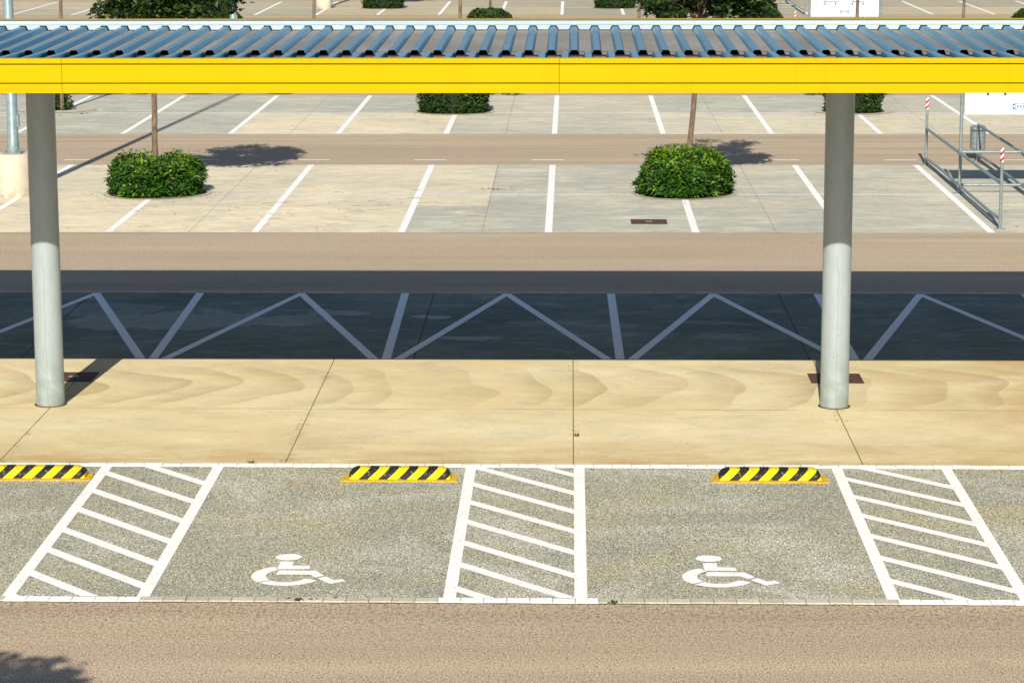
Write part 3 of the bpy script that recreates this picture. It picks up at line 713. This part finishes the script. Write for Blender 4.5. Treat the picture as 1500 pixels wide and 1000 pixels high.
dome2 = drop(shrub_mesh(2, .92, .82, .76, .95, .58, 10500, .098, .036, 'leaf', lump=.095, shoots=46, bright=.9))
boxy = drop(shrub_mesh(3, .86, .76, .80, .55, .30, 7500, .085, .042, 'leafdark', lump=.03, shoots=0, bright=.35))
low = drop(shrub_mesh(4, .92, .82, .84, .95, .75, 6500, .085, .042, 'leafdark', lump=.03, bright=.25))
wee = drop(shrub_mesh(5, .30, .26, .55, 1.0, .9, 650, .12, .045, 'leafdark', lump=.10, bright=.2))
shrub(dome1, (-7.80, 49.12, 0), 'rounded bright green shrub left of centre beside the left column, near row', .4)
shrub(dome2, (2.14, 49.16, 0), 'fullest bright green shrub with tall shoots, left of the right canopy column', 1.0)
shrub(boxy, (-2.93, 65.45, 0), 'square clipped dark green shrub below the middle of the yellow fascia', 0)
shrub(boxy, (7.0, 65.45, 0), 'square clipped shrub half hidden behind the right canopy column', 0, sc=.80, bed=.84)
shrub(wee, (-12.95, 65.9, 0), 'small sparse young shrub just right of the left column top', 0, bed=.42)
for i, (x_, y_, ms, lab) in enumerate((
    (-12.85, 95.9, low, 'low clipped shrub above the roof at the foot of the far lamp post'),
    (-2.98, 95.9, low, 'low domed clipped shrub above the roof centre around a thin trunk'),
    (6.9, 95.9, low, 'low clipped shrub above the roof touching the right tree crown'),
    (16.75, 95.9, low, 'low clipped shrub at the top right corner above the roof'),
    (-7.95, 111.6, boxy, 'square clipped far shrub left of the roof centre at the top edge'),
    (1.85, 111.6, boxy, 'square clipped far shrub left of the right tree crown at the top edge'),
    (-7.82, 80.6, boxy, 'clipped shrub hidden behind the canopy roof, third row left'),
    (2.13, 80.6, boxy, 'clipped shrub hidden behind the canopy roof, third row middle'),
    (12.0, 80.6, boxy, 'clipped shrub hidden behind the canopy roof, third row right'),
    (12.0, 49.1, dome1, 'rounded green shrub beyond the right edge in the near row'),
    (-17.75, 49.1, dome1, 'rounded green shrub beyond the left edge in the near row'))):
    shrub(ms, (x_, y_, 0), lab, 0 if ms is boxy else i*.7)

def crown_mesh(seed, cx, cz, rx, rz, nclump, nleaf, ln):
    rr = random.Random(seed); mb = MB(); limbs = []
    for k in range(nclump):
        while True:
            v = Vector((rr.uniform(-1, 1), rr.uniform(-1, 1), rr.uniform(-1, 1)))
            if v.z > -.2 and rr.random() < .5: continue
            if noise.noise(v*2.0+Vector((seed, 0, 0))) < -.22: continue
            if .15 < v.length and abs(v.x)**2.5+abs(v.y)**2.5+abs(v.z)**3 < 1: break
        c = Vector((cx+v.x*rx*.84, v.y*rx*.8, cz+v.z*rz*.85)); limbs.append(c)
        if k % 3 == 0: v = Vector((rr.uniform(-.95, .95), rr.uniform(-.7, .7), rr.uniform(-1.0, -.72))); c = Vector((cx+v.x*rx*.86, v.y*rx*.8, cz+v.z*rz*.85)); limbs[-1] = c
        cr = rr.uniform(.20, .42); fl_ = rr.uniform(.45, .7); tone = rr.uniform(-.12, .12)
        n = int(nleaf*(cr/.36)**2)
        for j in range(n):
            d_ = Vector((rr.gauss(0, 1), rr.gauss(0, 1), rr.gauss(0, 1))).normalized()
            q = c+Vector((d_.x*cr, d_.y*cr, d_.z*cr*fl_))*rr.uniform(.35, 1.1)
            tt = .3+tone+rr.uniform(-.25, .25)
            if rr.random() < .09: tt = rr.uniform(.6, 1)
            add_leaf(mb, q, d_*.5+Vector((0, 0, .8)), ln*rr.uniform(.7, 1.2), ln*rr.uniform(.6, .85), rr, max(0, min(1, tt)))
    return mb, limbs
def make_tree(seed, lean, cx, cz, rx, rz, nclump=46, nleaf=120, ln=.13, r0=.055, fork=2.9):
    mb, limbs = crown_mesh(seed, cx, cz, rx, rz, nclump, nleaf, ln)
    rr = random.Random(seed+9); tb = MB()
    pts = [Vector((lean*z_/2.5+rr.uniform(-.012, .012), rr.uniform(-.015, .015), z_)) for z_ in (.0, .5, 1.0, 1.6, 2.2, fork)]
    tb.tube(pts, [r0*1.15, r0, r0*.97, r0*.93, r0*.88, r0*.8], 10)
    top = pts[-1]; ax = Vector((cx, 0, cz+rz*.6))
    tb.tube([top-Vector((0, 0, .02)), top.lerp(ax, .5)+Vector((.05, .04, 0)), ax], [r0*.8, r0*.5, r0*.15], 8)
    for c in limbs[::2]:
        st = top.lerp(ax, rr.uniform(0, .6)); md = st.lerp(c, .5)+Vector((0, 0, .12))
        tb.tube([st, md, c], [r0*.36, r0*.22, r0*.08], 5)
    return mb, tb
def tree(cr, tr, loc, label, rot=0):
    t = empty('tree', loc, label, 'tree', 'slender trees growing out of the shrubs'); t.rotation_euler.z = rot
    for nm, d_ in (('crown', cr), ('trunk', tr)):
        o = bpy.data.objects.new(nm, d_); COL.objects.link(o); o.parent = t
    return t
def mk(*a, **k):
    mb, tb = make_tree(*a, **k); o = mb.build('crown', 'treeleaf'); p = tb.build('trunk', 'bark', None, True)
    r_ = (o.data, p.data); bpy.data.objects.remove(o); bpy.data.objects.remove(p); return r_
T1 = mk(11, .0, .28, 4.32, 1.40, 1.20, nclump=84, nleaf=100)
T2 = mk(12, .17, .30, 4.50, 1.38, 1.38, nclump=86, nleaf=100)
T3 = mk(13, .04, .1, 4.30, 1.30, 1.15, nclump=44, nleaf=90, r0=.05)
T4 = mk(14, -.05, .1, 4.35, 1.35, 1.15, nclump=50, nleaf=110, r0=.05)
tree(*T1, (-7.83, 49.15, 0), 'tree with dark crown at the top left, trunk in the left near shrub')
tree(*T2, (2.17, 49.2, 0), 'tree with dark crown top right of centre, trunk leaning in the right near shrub')
for i, (x_, y_, T, lab) in enumerate((
    (-2.80, 65.4, T3, 'slender trunk above the roof between the two clipped shrubs left of centre'),
    (7.0, 65.4, T3, 'slender trunk crossing the white cart sign at the top'),
    (-12.78, 65.7, T3, 'slender dark trunk above the roof right of the left lamp post'),
    (16.9, 65.4, T3, 'slender tree beyond the right edge, second row'),
    (-7.87, 80.4, T3, 'slender trunk above the roof beside the far concrete lamp base'),
    (2.03, 80.4, T3, 'slender trunk above the roof just left of the right tree crown'),
    (11.85, 80.4, T3, 'slender trunk above the roof at the right end of the view'),
    (-2.95, 95.9, T3, 'slender trunk rising from the low domed shrub above the roof centre'),
    (6.75, 95.9, T3, 'slender trunk beside the far cart shelter right of the right tree crown'),
    (-7.95, 111.6, T4, 'far tree over the square clipped shrub, left at the top edge'),
    (1.85, 111.6, T4, 'far tree over the square clipped shrub, right at the top edge'),
    (12.0, 49.2, T4, 'tree beyond the right edge in the near row'),
    (-17.75, 49.2, T4, 'tree beyond the left edge in the near row'))):
    tree(*T, (x_, y_, 0), lab)
tree(*T1, (-5.72, 11.5, 0), 'near tree out of view whose crown shadow falls at the bottom left', .3)

# ------------------------------------------------------------------ trolley shelters
CX = 8.36
def corral():
    t = empty('cart_shelter', (0, 0, 0), '', 'cart shelter', 'tubular cart return shelters')
    r = .028; XS = (-1.09, .08, 1.09)   # rail frames
    YF, YM, YB = -4.88, 0.0, 4.62
    def frame(x_, ymid, back, red):
        # front and back posts of the side rails, mid post
        for (yp, hh) in ((YF, 1.38), (back, 1.38 if red else .74)):
            mb = MB(); mb.tube([(0, 0, .006), (0, 0, hh)], r, 12); p = mb.build('post', 'tube', t, True, (x_, yp, 0))
            mb = MB(); mb.box(-.085, .085, -.06, .06, .005, .016); mb.build('foot_plate', 'tube', p)
            mb = MB(); mb.tube([(0, 0, .14), (0, 0, .20)], r+.007, 12); mb.build('clamp', 'tube', p, True)
            if red or yp == YF:
                mb = MB(); mb.tube([(0, 0, hh-.235), (0, 0, hh+.004)], r+.004, 14); mb.build('striped_sleeve', 'redwhite', p, True)
        mb = MB(); mb.tube([(x_, YF, .78), (x_, back, .75)], r, 12); mb.build('rail', 'tube', t, True)
        mb = MB(); mb.tube([(x_, YF, .17), (x_-.0, YF+1.5, .155), (x_+.02, back-1.6, .15), (x_, back, .14)], r, 12); mb.build('rail', 'tube', t, True)
    frame(XS[0], YM, YB, True); frame(XS[2], YM, YB, True); frame(XS[1], YM, 5.35, False)
    for x_ in (XS[0]+.02, XS[2]):
        mb = MB(); mb.tube([(0, 0, .006), (0, 0, 2.5)], r+.004, 14); p = mb.build('sign_post', 'tube', t, True, (x_, 0, 0))
        mb = MB(); mb.box(-.12, .09, -.06, .06, .005, .016); mb.build('foot_plate', 'tube', p)
    for z_ in (.775, .155):
        mb = MB(); mb.tube([(XS[0]+.02, 0.03, z_), (XS[2], 0.03, z_)], r, 12); mb.build('cross_rail', 'tube', t, True)
    # sign board
    SX0, SX1, Z0, Z1 = -1.02, 1.02, 1.485, 2.43; cx = 0.0
    mb = MB(); mb.box(SX0, SX1, -.05, -.03, Z0, Z1); sg = mb.build('sign_board', 'signw', t)
    mb = MB()
    for z_ in (1.62, 2.3):
        for x_ in (XS[0]+.02, XS[2]-.04): mb.box(x_, x_+.07, -.032, -.018, z_-.02, z_+.02)
    mb.build('sign_clip', 'tube', t)
    Y = -.054
    def P(mb, x0, x1, z0, z1): mb.quad((x0, Y, z0), (x1, Y, z0), (x1, Y, z1), (x0, Y, z1))
    def disc(mb, x_, z_, rr_): mb.poly([(x_+rr_*math.cos(2*math.pi*k/16), Y, z_+rr_*math.sin(2*math.pi*k/16)) for k in range(16)])
    def ln(mb, x0, z0, x1, z1, w_=.018):
        d_ = Vector((x1-x0, 0, z1-z0)).normalized(); n_ = Vector((-d_.z, 0, d_.x))*w_/2
        a, b = Vector((x0, Y, z0)), Vector((x1, Y, z1)); mb.quad(tuple(a-n_), tuple(b-n_), tuple(b+n_), tuple(a+n_))
    mb = MB()
    for k, wx in enumerate((-.60, -.28, .22, .55)): disc(mb, wx, 1.865, .024)
    ln(mb, -.66, 1.925, -.17, 1.925); ln(mb, .20, 1.925, .60, 1.925)
    # basket cart outline
    for a in ((-.60, 1.93, -.56, 2.05), (-.56, 2.05, -.22, 2.08), (-.61, 2.20, -.56, 2.05), (-.66, 2.30, -.60, 2.20), (-.62, 2.22, -.17, 2.20), (-.17, 2.20, -.22, 2.08)): ln(mb, *a, .014)
    for k in range(6): ln(mb, -.55+.065*k, 2.05, -.56+.07*k, 2.21, .008)
    for z_ in (2.10, 2.15): ln(mb, -.58, z_, -.20, z_, .008)
    # flat bed cart outline
    for a in ((.21, 1.93, .21, 2.30), (.21, 2.30, .26, 2.30), (.26, 2.30, .26, 1.93), (.23, 2.12, .26, 2.12)): ln(mb, *a, .014)
    mb.build('cart_drawing', 'navy', sg)
    # emblem: framed oval with four letters
    mb = MB(); lx, lz, hw, hh = .0, 1.635, .135, .052
    def lnb(*a, w_=.008): ln(mb, *a, w_)
    n = 28
    for k in range(n):   # blue corners between the frame and the oval
        a0, a1 = 2*math.pi*k/n, 2*math.pi*(k+1)/n
        def rc(a):
            c_, s_ = math.cos(a), math.sin(a); m_ = min(hw/max(abs(c_), 1e-6), hh/max(abs(s_), 1e-6)); return (lx+c_*m_, lz+s_*m_)
        def ov(a):
            # oval reached along the same ray
            c_, s_ = math.cos(a), math.sin(a); m_ = 1/math.sqrt((c_/(hw*.94))**2+(s_/(hh*.93))**2); return (lx+c_*m_, lz+s_*m_)
        q = [rc(a0), rc(a1), ov(a1), ov(a0)]
        mb.quad(*[(p[0], Y, p[1]) for p in q])
    def stroke(x0, z0, x1, z1, w_=.0105): ln(mb, lx+x0, lz+z0, lx+x1, lz+z1, w_)
    h_ = .021
    stroke(-.085, -h_, -.085, h_)                                         # I
    stroke(-.052, -h_, -.052, h_); stroke(-.048, 0, -.018, h_); stroke(-.048, 0, -.018, -h_)   # K
    stroke(.004, -h_, .004, h_); stroke(.004, h_-.004, .034, h_-.004, .008); stroke(.004, 0, .030, 0, .008); stroke(.004, -h_+.004, .034, -h_+.004, .008)   # E
    stroke(.052, -h_, .072, h_); stroke(.092, -h_, .072, h_); stroke(.058, -.008, .086, -.008, .008)  # A
    mb.build('emblem', 'blue', sg)
    mb = MB(); rr = random.Random(4); x_ = -.72
    while x_ < .72:
        w_ = rr.uniform(.05, .12); P(mb, x_, x_+w_, 1.738, 1.752); x_ += w_+.03
    mb.build('faded_caption', 'pgrey', sg)
    # ribbed litter bin fixed behind the centre post
    mb = MB(); mb.tube([(0, 0, .22), (0, 0, .235), (0, 0, .60)], [.145, .158, .160], 28); bn = mb.build('bin', 'tube', t, True, (XS[1]+.03, 5.60, 0))
    mb = MB()
    for z_ in (.24, .36, .48, .60): mb.tube([(0, 0, z_), (0, 0, z_+.014)], .166, 28)
    mb.build('bin_band', 'tube', bn, True)
    mb = MB(); mb.tube([(0, 0, .60), (0, 0, .635)], .14, 20); mb.build('bin_opening', 'black', bn)
    mb = MB(); mb.tube([(0, 0, .635), (0, 0, .69), (0, 0, .72)], [.166, .160, .11], 28); mb.build('bin_lid', 'tube', bn, True)
    return t
ct = corral(); ct.location = (CX, 49.22, 0); ct['label'] = 'cart shelter of grey tubes with a white sign at the right edge'
for y_, lab in ((80.0, 'cart shelter above the roof whose white cart sign shows whole'), (111.0, 'farthest cart shelter, its rails showing beside the right tree crown')):
    c_ = copy_tree(ct); c_.location = (CX-.12 if y_ < 90 else CX-.1, y_, 0); c_['label'] = lab
    c_.location.x += 0

# ------------------------------------------------------------------ litter and twigs on the concrete
mb = MB(); rr = random.Random(21)
def twig(x_, y_, L, a):
    p = [Vector((x_, y_, .011))]
    for k in range(3):
        a += rr.uniform(-.5, .5); p.append(p[-1]+Vector((math.cos(a)*L/3, math.sin(a)*L/3, rr.uniform(-.001, .004))))
    mb.tube(p, .0028, 4)
for k in range(48):
    x_ = rr.gauss(-5.6, 1.7); y_ = rr.gauss(47.2, 1.5)
    if 43.9 < y_ < 53.6 and (abs(x_+7.8) > 1.0 or abs(y_-49.1) > 1.0): twig(x_, y_, rr.uniform(.08, .3), rr.uniform(0, 6.28))
tag(mb.build('fallen_twigs', 'litter'), 'thin dry twigs scattered over the beige concrete round the left shrub', 'twigs', kind='stuff')
mb = MB()
def flake(x_, y_, s_, z=.012):
    a = rr.uniform(0, 6.28); q = [(x_+s_*math.cos(a+k*1.57)*rr.uniform(.5, 1), y_+s_*math.sin(a+k*1.57)*rr.uniform(.5, 1), z+rr.uniform(0, .006)) for k in range(4)]
    mb.poly(q)
for k in range(170):
    flake(rr.uniform(-11, 11), rr.choice([rr.uniform(43.9, 53.7), rr.uniform(60, 69.8), rr.uniform(60, 69.8)]), rr.uniform(.012, .04))
for bx, by, n_ in ((-7.8, 49.1, 70), (2.14, 49.1, 25), (-2.93, 65.4, 40), (7, 65.4, 40), (-12.9, 65.6, 60)):
    for k in range(n_):
        a = rr.uniform(3.1, 6.4); q = rr.uniform(.95, 1.5); flake(bx+q*math.cos(a), by+q*math.sin(a), rr.uniform(.012, .035))
for k in range(60): flake(rr.gauss(-1.45, .18), rr.gauss(49.75, .1), rr.uniform(.01, .03))
for k in range(40): flake(rr.uniform(-7, 6), rr.uniform(26.8, 32.4), rr.uniform(.004, .012))
for k in range(10): flake(rr.gauss(-2.25, .1), 21.56+rr.uniform(-.03, .03), rr.uniform(.01, .03), .018)
tag(mb.build('leaf_litter', 'litter'), 'small dry leaf flakes lying on the parking bays', 'leaf litter', kind='stuff')
mb = MB()
for bx, by in ((-3.33, 26.65), (-2.3, 21.5), (.06, 28.0), (-12.1, 64.7), (.35, 21.48)):
    for k in range(22):
        add_leaf(mb, Vector((bx+rr.uniform(-.03, .03), by+rr.uniform(-.02, .02), .008+rr.uniform(0, .015))), Vector((rr.uniform(-1, 1), rr.uniform(-1, 1), 1)), .03, .012, rr, rr.random()*.6)
tag(mb.build('weeds', 'leafdark'), 'tiny green weeds sprouting from the kerb joints', 'weeds', kind='stuff')
